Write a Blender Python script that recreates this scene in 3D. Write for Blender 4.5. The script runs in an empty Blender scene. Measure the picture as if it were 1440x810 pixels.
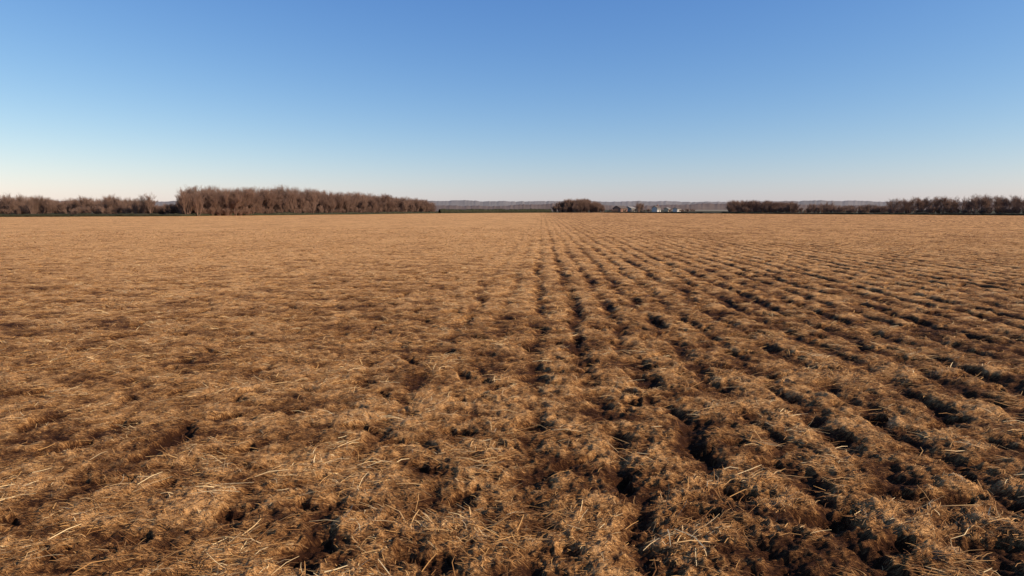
import bpy, math, random
import numpy as np
from mathutils import Vector, Euler
rng=np.random.default_rng(7); random.seed(7)
S=bpy.context.scene
S.view_settings.view_transform='Standard'; S.view_settings.look='None'; S.view_settings.exposure=0
H=2.2; YAW=math.radians(2.5); PITCH=math.atan(112/960)
F=np.array([-math.sin(YAW),math.cos(YAW)]); R=np.array([math.cos(YAW),math.sin(YAW)])
# survey bearings -> world ground position at a given depth
def P(px,d): 
    k=(px-720)/966.5
    return F*d+R*d*k
# ---------- camera
cam=bpy.data.cameras.new("camera"); co=bpy.data.objects.new("camera",cam); S.collection.objects.link(co)
cam.lens=24; cam.sensor_width=36; cam.clip_end=30000; cam.clip_start=0.05
co.location=(0,0,H); co.rotation_euler=(math.pi/2-PITCH,0,YAW); S.camera=co
# ---------- light
EL=math.radians(30); AZ=math.radians(103)
sd=Vector((math.sin(AZ)*math.cos(EL),math.cos(AZ)*math.cos(EL),math.sin(EL)))
l=bpy.data.lights.new("sun",'SUN'); l.energy=5; l.angle=math.radians(0.5); l.color=(1,0.865,0.70)
lo=bpy.data.objects.new("sun",l); S.collection.objects.link(lo); lo.rotation_euler=sd.to_track_quat('Z','Y').to_euler()
w=bpy.data.worlds.new("World"); S.world=w; w.use_nodes=True
nt=w.node_tree; bg=nt.nodes['Background']; sk=nt.nodes.new('ShaderNodeTexSky'); sk.sky_type='NISHITA'
sk.sun_disc=False; sk.sun_elevation=EL; sk.sun_rotation=AZ; sk.air_density=1.0; sk.dust_density=0.3; sk.ozone_density=2.5
sp=nt.nodes.new('ShaderNodeSeparateColor'); cb=nt.nodes.new('ShaderNodeCombineColor'); nt.links.new(sk.outputs[0],sp.inputs[0])
for i,(a_,p_) in enumerate(((1.56,1.32),(1.25,1.04),(1.13,0.63))):   # colour grade of the sky, per channel
    m1=nt.nodes.new('ShaderNodeMath'); m1.operation='MULTIPLY'; m1.inputs[1].default_value=0.09
    m2=nt.nodes.new('ShaderNodeMath'); m2.operation='POWER'; m2.inputs[1].default_value=p_
    m3=nt.nodes.new('ShaderNodeMath'); m3.operation='MULTIPLY'; m3.inputs[1].default_value=a_*10
    nt.links.new(sp.outputs[i],m1.inputs[0]); nt.links.new(m1.outputs[0],m2.inputs[0]); nt.links.new(m2.outputs[0],m3.inputs[0]); nt.links.new(m3.outputs[0],cb.inputs[i])
nt.links.new(cb.outputs[0],bg.inputs[0]); bg.inputs[1].default_value=0.1
# ---------- noise
TB=rng.uniform(-math.pi,math.pi,(512,512)); GX=np.cos(TB); GY=np.sin(TB)
def pn(x,y):
    xi=np.floor(x).astype(np.int64); yi=np.floor(y).astype(np.int64); fx=x-xi; fy=y-yi
    u=fx*fx*fx*(fx*(fx*6-15)+10); v=fy*fy*fy*(fy*(fy*6-15)+10)
    def g(a,b):
        i=(xi+a)&511; j=(yi+b)&511
        return GX[i,j]*(fx-a)+GY[i,j]*(fy-b)
    return 1.5*((g(0,0)*(1-u)+g(1,0)*u)*(1-v)+(g(0,1)*(1-u)+g(1,1)*u)*v)
def ss(a,b,x):
    t=np.clip((x-a)/(b-a),0,1); return t*t*(3-2*t)
def field(x,y):
    r=np.hypot(x,y)
    lod=lambda f: np.clip(1.6-0.0065*r*f,0,1)
    wx=x+0.17*pn(x*0.5+7,y*0.35)+0.12*pn(x*1.7,y*1.5+3)+0.06*pn(x*5,y*5+9)
    ph=(wx+0.08)/0.75
    c=0.5+0.5*np.cos(2*np.pi*ph)
    tr=c**2.7
    am=0.08+0.92*ss(-3.2,1.8,x+0.8*pn(x*.2,y*.15))
    rowk=1+0.40*pn(np.floor(ph+.5)*1.37+.31,y*0.06+8)      # each furrow a little different
    brk=np.clip(0.64+0.62*pn(x*1.3+40,y*0.7+5)+0.5*pn(x*3+4,y*2.4),0.08,1.2)*rowk
    fade=1-0.74*ss(14,70,r)
    z=-0.112*tr*am*brk*fade
    sm_=0.78+0.22*am
    n1=pn(x*1.7+11,y*1.7); n2=pn(x*4.3,y*4.3+21); n3=pn(x*9+5,y*9); n4=pn(x*17,y*17+2); n5=pn(x*31+1,y*31)
    z+=sm_*(0.024*n1+0.025*lod(4.3)*n2+0.027*lod(9)*n3+0.024*lod(17)*n4)+0.020*lod(31)*n5
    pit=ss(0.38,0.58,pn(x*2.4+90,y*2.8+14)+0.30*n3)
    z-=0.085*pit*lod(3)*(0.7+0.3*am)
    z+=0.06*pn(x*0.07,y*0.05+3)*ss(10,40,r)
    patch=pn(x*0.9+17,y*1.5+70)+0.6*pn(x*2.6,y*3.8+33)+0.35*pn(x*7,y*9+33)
    lit=0.66-0.80*tr*am*np.clip(brk,0.3,1)*(0.45+.55*fade)-0.6*pit*lod(3)+0.15*n1+0.28*n2*lod(4.3)+0.42*patch*(1-.45*ss(10,60,r))-0.10*ss(-1,6,x)+0.15*pn(x*.35,y*.2+31)+0.30*n3*lod(9)+0.30*ss(5,40,r)  # troughs hold less straw; soil there also darkened in colour to deepen the shade
    return z,np.clip(lit,0,1)
# ---------- field boundary
BP=np.array([P(-2600,110),P(-900,140),P(-200,165),P(0,176),P(255,190),P(430,230),P(615,300),P(780,350),P(860,345),P(1030,285),P(1250,240),P(1440,214),P(2000,170),P(3600,120)])
BA=np.arctan2(BP[:,0],BP[:,1]); BR=np.hypot(BP[:,0],BP[:,1])
def brad(x,y): return np.interp(np.arctan2(x,y),BA,BR)
# ---------- materials
def mat(name):
    m=bpy.data.materials.new(name); m.use_nodes=True; n=m.node_tree; b=n.nodes['Principled BSDF']
    b.inputs['Roughness'].default_value=0.9; b.inputs['Specular IOR Level'].default_value=0.08
    return m,n,b
def N(n,t,**k):
    q=n.nodes.new(t)
    for a,v in k.items():
        if a in q.bl_rna.properties: setattr(q,a,v)
        else: q.inputs[a].default_value=v
    return q
def ramp(n,stops):
    q=n.nodes.new('ShaderNodeValToRGB'); e=q.color_ramp.elements
    while len(e)<len(stops): e.new(0.5)
    for i,(p,c) in enumerate(stops): e[i].position=p; e[i].color=(*c,1)
    return q
def simple(name,c1,c2,scale=0.5,rough=0.9):
    m,n,b=mat(name); tc=N(n,'ShaderNodeTexCoord'); nz=N(n,'ShaderNodeTexNoise',Scale=scale,Detail=5.0)
    n.links.new(tc.outputs['Object'],nz.inputs['Vector']); rp=ramp(n,[(0.3,c1),(0.7,c2)])
    n.links.new(nz.outputs['Fac'],rp.inputs[0]); n.links.new(rp.outputs[0],b.inputs['Base Color']); b.inputs['Roughness'].default_value=rough
    return m
def math_(n,op,a,b=None,clamp=False):
    q=n.nodes.new('ShaderNodeMath'); q.operation=op; q.use_clamp=clamp
    for i,v in enumerate((a,b)):
        if v is None: continue
        if isinstance(v,(int,float)): q.inputs[i].default_value=v
        else: n.links.new(v,q.inputs[i])
    return q.outputs[0]
def mixc(n,f,a,b):
    q=n.nodes.new('ShaderNodeMix'); q.data_type='RGBA'
    if isinstance(f,(int,float)): q.inputs[0].default_value=f
    else: n.links.new(f,q.inputs[0])
    for i,v in ((6,a),(7,b)):
        if isinstance(v,tuple): q.inputs[i].default_value=(*v,1)
        else: n.links.new(v,q.inputs[i])
    return q.outputs[2]
gm,n,b=mat("soil_and_straw_litter")
geo=N(n,'ShaderNodeNewGeometry'); pos=geo.outputs['Position']
def noise(sc,det=4.0,rough=0.6):
    q=N(n,'ShaderNodeTexNoise',Scale=sc,Detail=det,Roughness=rough); n.links.new(pos,q.inputs['Vector']); return q.outputs['Fac']
def fibre(ang,sx,sy):
    mp=N(n,'ShaderNodeMapping'); mp.inputs['Rotation'].default_value=(0,0,ang); mp.inputs['Scale'].default_value=(sx,sy,12)
    wz=N(n,'ShaderNodeTexNoise',Scale=5.0,Detail=2.0); n.links.new(pos,wz.inputs['Vector'])
    va=n.nodes.new('ShaderNodeVectorMath'); va.operation='MULTIPLY_ADD'; n.links.new(wz.outputs['Color'],va.inputs[0]); va.inputs[1].default_value=(.12,.12,0); n.links.new(pos,va.inputs[2])
    n.links.new(va.outputs[0],mp.inputs['Vector']); q=N(n,'ShaderNodeTexNoise',Scale=1.0,Detail=2.0,Roughness=.5); n.links.new(mp.outputs[0],q.inputs['Vector']); return q.outputs['Fac']
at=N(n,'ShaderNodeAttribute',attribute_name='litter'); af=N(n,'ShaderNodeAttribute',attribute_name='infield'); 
fine=noise(38,6,0.7); med=noise(6,5,0.65); big=noise(0.12,3)
fb=math_(n,'MAXIMUM',math_(n,'MAXIMUM',fibre(0.2,9,130),fibre(-0.9,10,120)),fibre(1.3,10,110))
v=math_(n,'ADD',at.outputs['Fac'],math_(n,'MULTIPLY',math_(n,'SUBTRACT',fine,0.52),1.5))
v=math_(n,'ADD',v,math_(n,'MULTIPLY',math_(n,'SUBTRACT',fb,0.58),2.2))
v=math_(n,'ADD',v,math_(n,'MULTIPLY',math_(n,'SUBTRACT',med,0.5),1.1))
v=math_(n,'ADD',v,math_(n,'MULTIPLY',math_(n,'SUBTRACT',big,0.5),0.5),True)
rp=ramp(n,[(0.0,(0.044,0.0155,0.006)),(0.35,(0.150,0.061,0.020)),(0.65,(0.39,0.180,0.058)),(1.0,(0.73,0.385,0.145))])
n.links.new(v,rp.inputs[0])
gr=ramp(n,[(0.3,(0.05,0.045,0.02)),(0.7,(0.10,0.08,0.04))]); n.links.new(noise(0.02,4),gr.inputs[0])
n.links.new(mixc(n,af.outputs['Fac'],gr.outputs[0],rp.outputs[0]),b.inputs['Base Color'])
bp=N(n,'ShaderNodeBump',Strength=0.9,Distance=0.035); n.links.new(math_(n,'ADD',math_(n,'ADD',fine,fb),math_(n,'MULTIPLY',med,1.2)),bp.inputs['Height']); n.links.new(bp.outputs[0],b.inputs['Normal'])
# ---------- mesh helper
def mk(name,V,Fq,m=None,k=4,smooth=False,link=True,attrs=None):
    me=bpy.data.meshes.new(name); V=np.asarray(V,dtype=np.float32); Fq=np.asarray(Fq,dtype=np.int32)
    me.vertices.add(len(V)); me.vertices.foreach_set('co',V.ravel())
    me.loops.add(Fq.size); me.loops.foreach_set('vertex_index',Fq.ravel())
    me.polygons.add(len(Fq)); me.polygons.foreach_set('loop_start',np.arange(0,Fq.size,k,dtype=np.int32)); me.polygons.foreach_set('loop_total',np.full(len(Fq),k,dtype=np.int32))
    if smooth: me.polygons.foreach_set('use_smooth',np.ones(len(Fq),dtype=bool))
    for a,d in (attrs or {}).items():
        q=me.attributes.new(a,'FLOAT','POINT'); q.data.foreach_set('value',np.asarray(d,dtype=np.float32))
    me.update(calc_edges=True)
    if m: me.materials.append(m)
    if not link: return me
    o=bpy.data.objects.new(name,me); S.collection.objects.link(o); return o
# ---------- ground
half=math.radians(60); tf=np.linspace(-half,half,1100); tb=np.linspace(half,2*math.pi-half,100)[1:-1]
th=np.concatenate([tf,tb])-YAW
r=[0.05,0.5,1.0,1.5,2.0,2.6]
while r[-1]<60: r.append(r[-1]*1.0038)
while r[-1]<480: r.append(r[-1]*1.011)
while r[-1]<12000: r.append(r[-1]*1.07)
r=np.array(r); RR,TT=np.meshgrid(r,th,indexing='ij'); X=(RR*np.sin(TT)).ravel(); Y=(RR*np.cos(TT)).ravel()
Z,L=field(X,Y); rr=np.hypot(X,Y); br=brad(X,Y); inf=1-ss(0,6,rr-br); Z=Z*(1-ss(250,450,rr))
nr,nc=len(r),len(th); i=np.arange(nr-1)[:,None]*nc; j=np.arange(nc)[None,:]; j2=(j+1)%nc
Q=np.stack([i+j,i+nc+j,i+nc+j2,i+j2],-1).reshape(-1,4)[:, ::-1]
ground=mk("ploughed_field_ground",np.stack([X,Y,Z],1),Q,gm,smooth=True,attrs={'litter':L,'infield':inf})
# ---------- straw
sm,n,b=mat("straw"); at=N(n,'ShaderNodeAttribute',attribute_name='tone')
rp=ramp(n,[(0,(0.074,0.028,0.009)),(0.4,(0.29,0.124,0.036)),(0.75,(0.62,0.325,0.105)),(1,(0.92,0.65,0.31))]); n.links.new(at.outputs['Fac'],rp.inputs[0]); n.links.new(rp.outputs[0],b.inputs['Base Color']); b.inputs['Roughness'].default_value=0.7; b.inputs['Specular IOR Level'].default_value=0.12
def straws(n0,rmin,rmax,power,lmin,lmax,wmin,wmax,tone0,tone1,up,grow=0.0,sparse=True):
    t=rng.uniform(-half*0.8,half*0.8,n0)-YAW; u=rng.random(n0)
    if power==0: rad=rmin*(rmax/rmin)**u
    else: rad=(rmin**power+u*(rmax**power-rmin**power))**(1/power)
    x=rad*np.sin(t); y=rad*np.cos(t); z,lit=field(x,y)
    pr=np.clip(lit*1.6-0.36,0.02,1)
    if sparse: pr=pr*np.clip(0.6+1.5*pn(x*1.1+60,y*1.6),0.06,1)
    keep=rng.random(n0)<pr; x,y,z,lit,rad=[a[keep] for a in (x,y,z,lit,rad)]; m=len(x)
    ang=np.where(rng.random(m)<0.6, 0.25+1.3*pn(x*.7,y*.7+50)+rng.normal(0,0.40,m), rng.uniform(0,np.pi,m))
    ang+=np.where(rng.random(m)<.5,np.pi,0)
    g=1+grow*np.maximum(rad-8,0)
    ln=(lmin+(lmax-lmin)*rng.random(m)**2.5); wd=rng.uniform(wmin,wmax,m)*g
    tilt=np.abs(rng.normal(0,up,m)); d=np.stack([np.cos(ang)*np.cos(tilt),np.sin(ang)*np.cos(tilt),np.sin(tilt)],1)
    side=np.stack([-np.sin(ang),np.cos(ang),rng.normal(0,0.4,m)],1); side/=np.linalg.norm(side,axis=1)[:,None]
    ze,_=field(x+d[:,0]*ln,y+d[:,1]*ln)
    p0=np.stack([x,y,z+rng.uniform(0,0.009,m)],1)
    p2=p0+d*ln[:,None]; p2[:,2]=np.maximum(p2[:,2],ze+.003)
    p1=(p0+p2)/2; p1[:,2]+=ln*rng.uniform(-.02,.10,m); p1[:,:2]+=rng.normal(0,1,(m,2))*ln[:,None]*0.06
    s=side*wd[:,None]*0.5
    V=np.stack([p0-s,p0+s,p1-s,p1+s,p2-s*.6,p2+s*.6],1).reshape(-1,3)
    b0=np.arange(m)[:,None]*6; Q=np.concatenate([b0+np.array([0,1,3,2]),b0+np.array([2,3,5,4])],1).reshape(-1,4)
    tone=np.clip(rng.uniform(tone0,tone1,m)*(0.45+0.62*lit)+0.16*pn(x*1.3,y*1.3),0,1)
    return V,Q,np.repeat(tone,6)
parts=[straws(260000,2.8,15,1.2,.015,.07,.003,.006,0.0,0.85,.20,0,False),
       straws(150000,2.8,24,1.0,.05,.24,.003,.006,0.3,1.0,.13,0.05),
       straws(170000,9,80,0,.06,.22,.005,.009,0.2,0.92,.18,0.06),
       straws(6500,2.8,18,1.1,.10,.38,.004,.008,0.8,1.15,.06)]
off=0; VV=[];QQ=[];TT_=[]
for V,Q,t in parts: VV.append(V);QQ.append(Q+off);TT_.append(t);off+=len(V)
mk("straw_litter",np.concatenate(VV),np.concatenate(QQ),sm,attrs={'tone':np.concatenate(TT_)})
# ---------- trees
def twigmat(nm,a,b_): return simple(nm,a,b_,0.25,0.95)
bark=twigmat("winter_twigs",(0.21,0.124,0.086),(0.32,0.195,0.135))
def tree_mesh(name,h,stems,spread,clear,kids,depth,tw,seed,m,upb=.3):
    rd=random.Random(seed); segs=[]
    def grow(p,d,ln,rad,lv):
        q=p
        for s in range(2):
            dd=(d+Vector((rd.gauss(0,.10),rd.gauss(0,.10),rd.gauss(0.04,.06)))).normalized(); e=q+dd*ln/2
            r2=max(rad*(1-.22*(s+1)),tw); segs.append((q,e,max(rad*(1-.22*s),tw),r2 if lv<depth else tw*.5)); q=e; d=dd
            if lv<depth:
                nk=kids if s else max(1,kids-1)
                for _ in range(nk):
                    a=Vector((rd.gauss(0,1),rd.gauss(0,1),rd.gauss(0.1,.4))).normalized()
                    nd=(d+a*spread+Vector((0,0,upb))).normalized()
                    grow(q-dd*rd.random()*ln*.3,nd,ln*rd.uniform(.5,.8),rad*.5,lv+1)
    for _ in range(stems):
        a=rd.uniform(0,6.28); k=0.0 if stems==1 else rd.uniform(.05,.45)
        d=Vector((math.cos(a)*k,math.sin(a)*k,1)).normalized()
        grow(Vector((math.cos(a)*k*.8,math.sin(a)*k*.8,-.1)),d,h*clear*rd.uniform(.8,1.1),h*.014,0)
    A=np.array([[*s[0]] for s in segs]); B=np.array([[*s[1]] for s in segs]); ra=np.array([s[2] for s in segs]); rb=np.array([s[3] for s in segs])
    D=B-A; D/=np.linalg.norm(D,axis=1)[:,None]+1e-9; up=np.where(np.abs(D[:,2:3])>.9,np.array([[1.,0,0]]),np.array([[0,0,1.]]))
    U=np.cross(D,up); U/=np.linalg.norm(U,axis=1)[:,None]; W=np.cross(D,U)
    ring=[]
    for C,rad in((A,ra),(B,rb)):
        for k in range(3):
            c,s=math.cos(k*2.094),math.sin(k*2.094); ring.append(C+(U*c+W*s)*rad[:,None])
    V=np.stack(ring,1).reshape(-1,3); V[:,2]*=h/max(V[:,2].max(),.1)
    b0=np.arange(len(A))[:,None]*6; Q=np.concatenate([b0+np.array([k,(k+1)%3,3+(k+1)%3,3+k]) for k in range(3)],1).reshape(-1,4)
    return mk(name,V,Q,m,link=False)
bushy=[tree_mesh("bushy_tree",8,4,.5,.36,3,4,.010,100+i,bark,.35) for i in range(7)]
tall=[tree_mesh("tall_tree",9,1,.5,.42,3,5,.009,200+i,bark,.3) for i in range(7)]
shrub=[tree_mesh("shrub",3,6,.7,.36,3,3,.012,300+i,bark,.25) for i in range(4)]
def row(name,items):
    e=bpy.data.objects.new(name,None); S.collection.objects.link(e)
    for me,p,hh in items:
        o=bpy.data.objects.new("tree",me); S.collection.objects.link(o); o.parent=e
        base={'bushy_tree':8,'tall_tree':9,'shrub':3}[me.name.split('.')[0]]
        s=hh/base; o.location=(p[0],p[1],-.05); o.rotation_euler=(0,0,random.uniform(0,6.28)); wv=random.uniform(1.0,1.5); o.scale=(s*wv,s*wv,s)
    return e
def PX(x,d,y): return (293-y)*d/966.5+2.2   # height reaching that sightline
def belt(name,pts,step,deep,rows,meshes,jit=.12,under=True,skip=0,cv=.10):
    """pts: (bearing,depth,top)"""
    it=[]; pts=np.array(pts,float)
    x=pts[0,0]
    while x<pts[-1,0]:
        d0=np.interp(x,pts[:,0],pts[:,1]); t=np.interp(x,pts[:,0],pts[:,2])
        cl=1+cv*math.sin(x*.045+pts[0,0])+.6*cv*math.sin(x*.13)
        for k in range(rows):
            if random.random()<skip: continue
            d=d0+deep*k/max(rows-1,1)+random.uniform(-1,1)*deep*.15
            xx=x+random.uniform(-.6,.6)*step*966/d0
            it.append((random.choice(meshes),P(xx,d),PX(xx,d,t)*cl*random.uniform(1-jit*1.6,1+jit*.6)))
        if under:
            for k in range(3):
                d=d0-1+random.uniform(-1,2); it.append((random.choice(shrub),P(x+random.uniform(-5,5),d),random.uniform(1.6,3.8)))
        x+=step*966/d0
    return row(name,it)
belt("bare_woodland",[(260,196,264),(330,205,262),(430,240,265),(520,275,272),(612,315,281)],1.9,24,6,bushy+tall[:4],.14,cv=.04)
belt("bare_tree_row",[(-420,185,270),(-120,190,274),(0,200,275),(90,205,275),(180,205,278),(258,205,284)],2.3,22,5,bushy+tall[:2],.17)
row("tall_bare_tree",[(tall[1],P(211,200),PX(0,200,269)),(tall[3],P(208,203),PX(0,200,272))])
belt("hedgerow_trees",[(1030,300,280),(1070,298,281),(1122,292,282)],2.2,14,5,bushy,.10,cv=.02)
belt("sparse_tree_row",[(1122,300,291),(1150,300,281),(1168,300,283),(1185,298,288),(1215,296,286),(1258,290,288)],3.2,12,3,bushy,.2,skip=.15)
belt("spindly_tree_row",[(1258,250,279),(1320,246,274),(1400,240,273),(1440,236,273),(1560,230,272),(1900,220,270)],2.8,12,3,tall,.10,cv=.03)
# dome copse
it=[]
for k in range(130):
    a=random.uniform(0,6.28); q=math.sqrt(random.random()); cx=P(814,372); ox=q*math.cos(a); oy=q*math.sin(a)
    hh=8.2*math.sqrt(max(0,1-.85*q*q)); it.append((random.choice(bushy),cx+np.array([ox*13.8,oy*9]),hh*random.uniform(.9,1.05)))
row("round_copse",it)
row("farmyard_tree",[(bushy[2],P(897,410),6.8),(bushy[3],P(902,414),6.2),(bushy[1],P(899,412),6.0)])
# ---------- hedges
hedge_m=simple("hedge_foliage",(0.022,0.024,0.012),(0.055,0.048,0.026),1.2)
def hedge(name,pts,h,wd,hv=.35,m=hedge_m,step=.5):
    pts=np.array(pts,float); W=np.array([P(a,d) for a,d in pts]); sg=np.linalg.norm(np.diff(W,axis=0),axis=1); cs=np.concatenate([[0],np.cumsum(sg)])
    t=np.arange(0,cs[-1],step); cx=np.interp(t,cs,W[:,0]); cy=np.interp(t,cs,W[:,1]); dx=np.gradient(cx); dy=np.gradient(cy); ln=np.hypot(dx,dy); nx,ny=-dy/ln,dx/ln
    prof=[(-.5,0),(-.55,.35),(-.48,.7),(-.2,.97),(.15,1),(.45,.75),(.55,.35),(.5,0)]
    V=[]
    for k,(a,z) in enumerate(prof):
        j=rng.normal(0,.09,len(t)); hh=h*(1+hv*pn(t*.25+k*.07+cx[0],t*0+3.3)+hv*.7*pn(t*1.1,t*0+k*.5))
        V.append(np.stack([cx+nx*(a*wd+j),cy+ny*(a*wd+j),z*hh+j*.5*(z>0)-.05],1))
    V=np.stack(V,1).reshape(-1,3); K=len(prof); i=np.arange(len(t)-1)[:,None]*K; j=np.arange(K-1)[None]
    return mk(name,V,np.stack([i+j,i+j+1,i+K+j+1,i+K+j],-1).reshape(-1,4),m)
hedge("field_edge_hedge",[(-900,142),(-200,167),(0,178),(255,192),(430,232),(615,303)],.75,1.2)
hedge("clipped_hedge",[(618,318),(700,345),(775,362)],1.9,1.6,.15)
hedge("field_edge_hedge",[(850,352),(1030,288),(1250,243),(1440,217),(2000,173)],.6,1.1,.5)
# ---------- distant fields & hills
def sheet(name,corners,z,m): 
    return mk(name,[(*P(a,d),z) for a,d in corners],[[0,1,2,3]],m)
pale=simple("dry_grass",(0.20,0.16,0.10),(0.30,0.24,0.16),.02)
sheet("distant_pasture",[(940,520),(1130,520),(1300,1300),(930,1300)],.12,pale)
sheet("distant_pasture",[(560,520),(790,520),(800,900),(560,900)],.12,simple("brown_pasture",(0.13,0.09,0.06),(0.2,0.14,0.1),.02))
def ridge(name,d,top,seed,m,amp,p0=-900,p1=2500):
    px=np.arange(p0,p1,1.2); V=[]
    base=PX(0,d,top)
    crest=base+amp*d/966*(1.6*pn(px*.006+seed,px*0+.5)+.8*pn(px*.03+seed,px*0+4.5)+.45*pn(px*.15,px*0+seed)+.35*pn(px*.45,px*0+seed+.5))
    for f,dd in((0,-.02),(.6,-.01),(1,0),(.9,.1),(0,.25)):
        W=np.array([P(a,d*(1+dd)) for a in px]); V.append(np.column_stack([W,f*crest-.5*(f==0)]))
    V=np.stack(V,1).reshape(-1,3); i=np.arange(len(px)-1)[:,None]*5; j=np.arange(4)[None]
    return mk(name,V,np.stack([i+j,i+j+1,i+5+j+1,i+5+j],-1).reshape(-1,4),m)
ridge("distant_wooded_hills",2600,283.5,3.3,simple("far_woods_hazed",(0.20,0.18,0.165),(0.26,0.228,0.205),.01),1.3)  # base colour paled and greyed to paint in the distance haze
ridge("distant_woodland",1100,288.5,8.1,simple("mid_woods_hazed",(0.13,0.096,0.08),(0.19,0.14,0.113),.05),1.5)  # nearer ridge, some haze tinted into its base colour
# ---------- farm buildings
white=simple("white_render",(.58,.51,.42),(.68,.60,.50),1); brick=simple("brick",(.25,.13,.09),(.33,.17,.11),3); slate=simple("slate_roof",(.11,.085,.07),(.16,.125,.10),2); tin=simple("pale_metal_roof",(.25,.22,.19),(.33,.29,.25),.5); glass=simple("window_glass",(.02,.025,.03),(.05,.06,.07),1,.3); wood=simple("timber_door",(.12,.08,.05),(.18,.12,.08),4); cream=simple("cream_boards",(.5,.4,.25),(.6,.48,.3),2)
def box(nm,c,s,m,par):
    x,y,z=c; a,b_,d=[q/2 for q in s]
    V=[(x+i*a,y+j*b_,z+k*d) for k in(-1,1) for j in(-1,1) for i in(-1,1)]
    o=mk(nm,V,[[0,2,3,1],[4,5,7,6],[0,1,5,4],[2,6,7,3],[0,4,6,2],[1,3,7,5]],m); o.parent=par; return o
def building(name,px,d,Lx,Wy,hw,hr,wall,roof,nw,chim=False,rot=0,door=(1.0,2.0)):
    e=bpy.data.objects.new(name,None); S.collection.objects.link(e); p=P(px,d); e.location=(p[0],p[1],0); e.rotation_euler=(0,0,rot)
    a,b_=Lx/2,Wy/2
    me=bpy.data.meshes.new("walls"); me.from_pydata([(-a,-b_,0),(a,-b_,0),(a,b_,0),(-a,b_,0),(-a,-b_,hw),(a,-b_,hw),(a,b_,hw),(-a,b_,hw),(-a,0,hw+hr),(a,0,hw+hr)],[],[(0,1,5,4),(2,3,7,6),(1,2,6,9,5),(3,0,4,8,7)]); me.materials.append(wall)
    o=bpy.data.objects.new("walls",me); S.collection.objects.link(o); o.parent=e
    v=.3; k=hr/b_; me=bpy.data.meshes.new("roof"); z0=hw-v*k
    me.from_pydata([(-a-v,-b_-v,z0+.05),(a+v,-b_-v,z0+.05),(a+v,0,hw+hr+.05),(-a-v,0,hw+hr+.05),(a+v,b_+v,z0+.05),(-a-v,b_+v,z0+.05),
     (-a-v,-b_-v,z0+.2),(a+v,-b_-v,z0+.2),(a+v,0,hw+hr+.2),(-a-v,0,hw+hr+.2),(a+v,b_+v,z0+.2),(-a-v,b_+v,z0+.2)],[],[(0,3,2,1),(3,5,4,2),(6,7,8,9),(9,8,10,11),(0,1,7,6),(5,11,10,4),(0,6,9,3),(3,9,11,5),(1,2,8,7),(2,4,10,8)]); me.materials.append(roof)
    o=bpy.data.objects.new("roof",me); S.collection.objects.link(o); o.parent=e
    for i in range(nw):
        x=-a+Lx*(i+.5)/nw
        if i==nw//2: box("door",(x,-b_-.03,door[1]/2),(door[0],.08,door[1]),wood,e)
        else: box("window",(x,-b_-.03,min(1.5,hw*.6)),(min(.9,Lx/nw*.5),.08,min(.9,hw*.4)),glass,e)
    if chim: box("chimney",(a*.6,0,hw+hr+.4),(.6,.6,1.3),brick,e)
building("brick_barn",872,440,8,6,2.2,1.5,brick,slate,3,door=(2.4,1.9),rot=.9)
building("white_farmhouse",923,440,5.6,3.6,2.3,1.3,white,slate,4,True,door=(.9,1.9),rot=1.0)
building("cream_shed",938,445,3.2,3,1.9,.7,cream,tin,2,door=(.9,1.5),rot=1.0)
building("white_outbuilding",952,440,6.4,3,1.9,.7,white,slate,3,door=(1.2,1.6),rot=1.0)
building("grey_barn",886,470,7,5,2.2,1.1,simple("grey_boards",(.2,.18,.16),(.3,.27,.24),2),tin,3,rot=1.0)
row("farmyard_shrubs",[(random.choice(shrub),P(random.choice([random.uniform(856,868),random.uniform(878,914),random.uniform(940,944),random.uniform(956,978)]),random.uniform(412,430)),random.uniform(1.2,2.6)) for _ in range(34)])
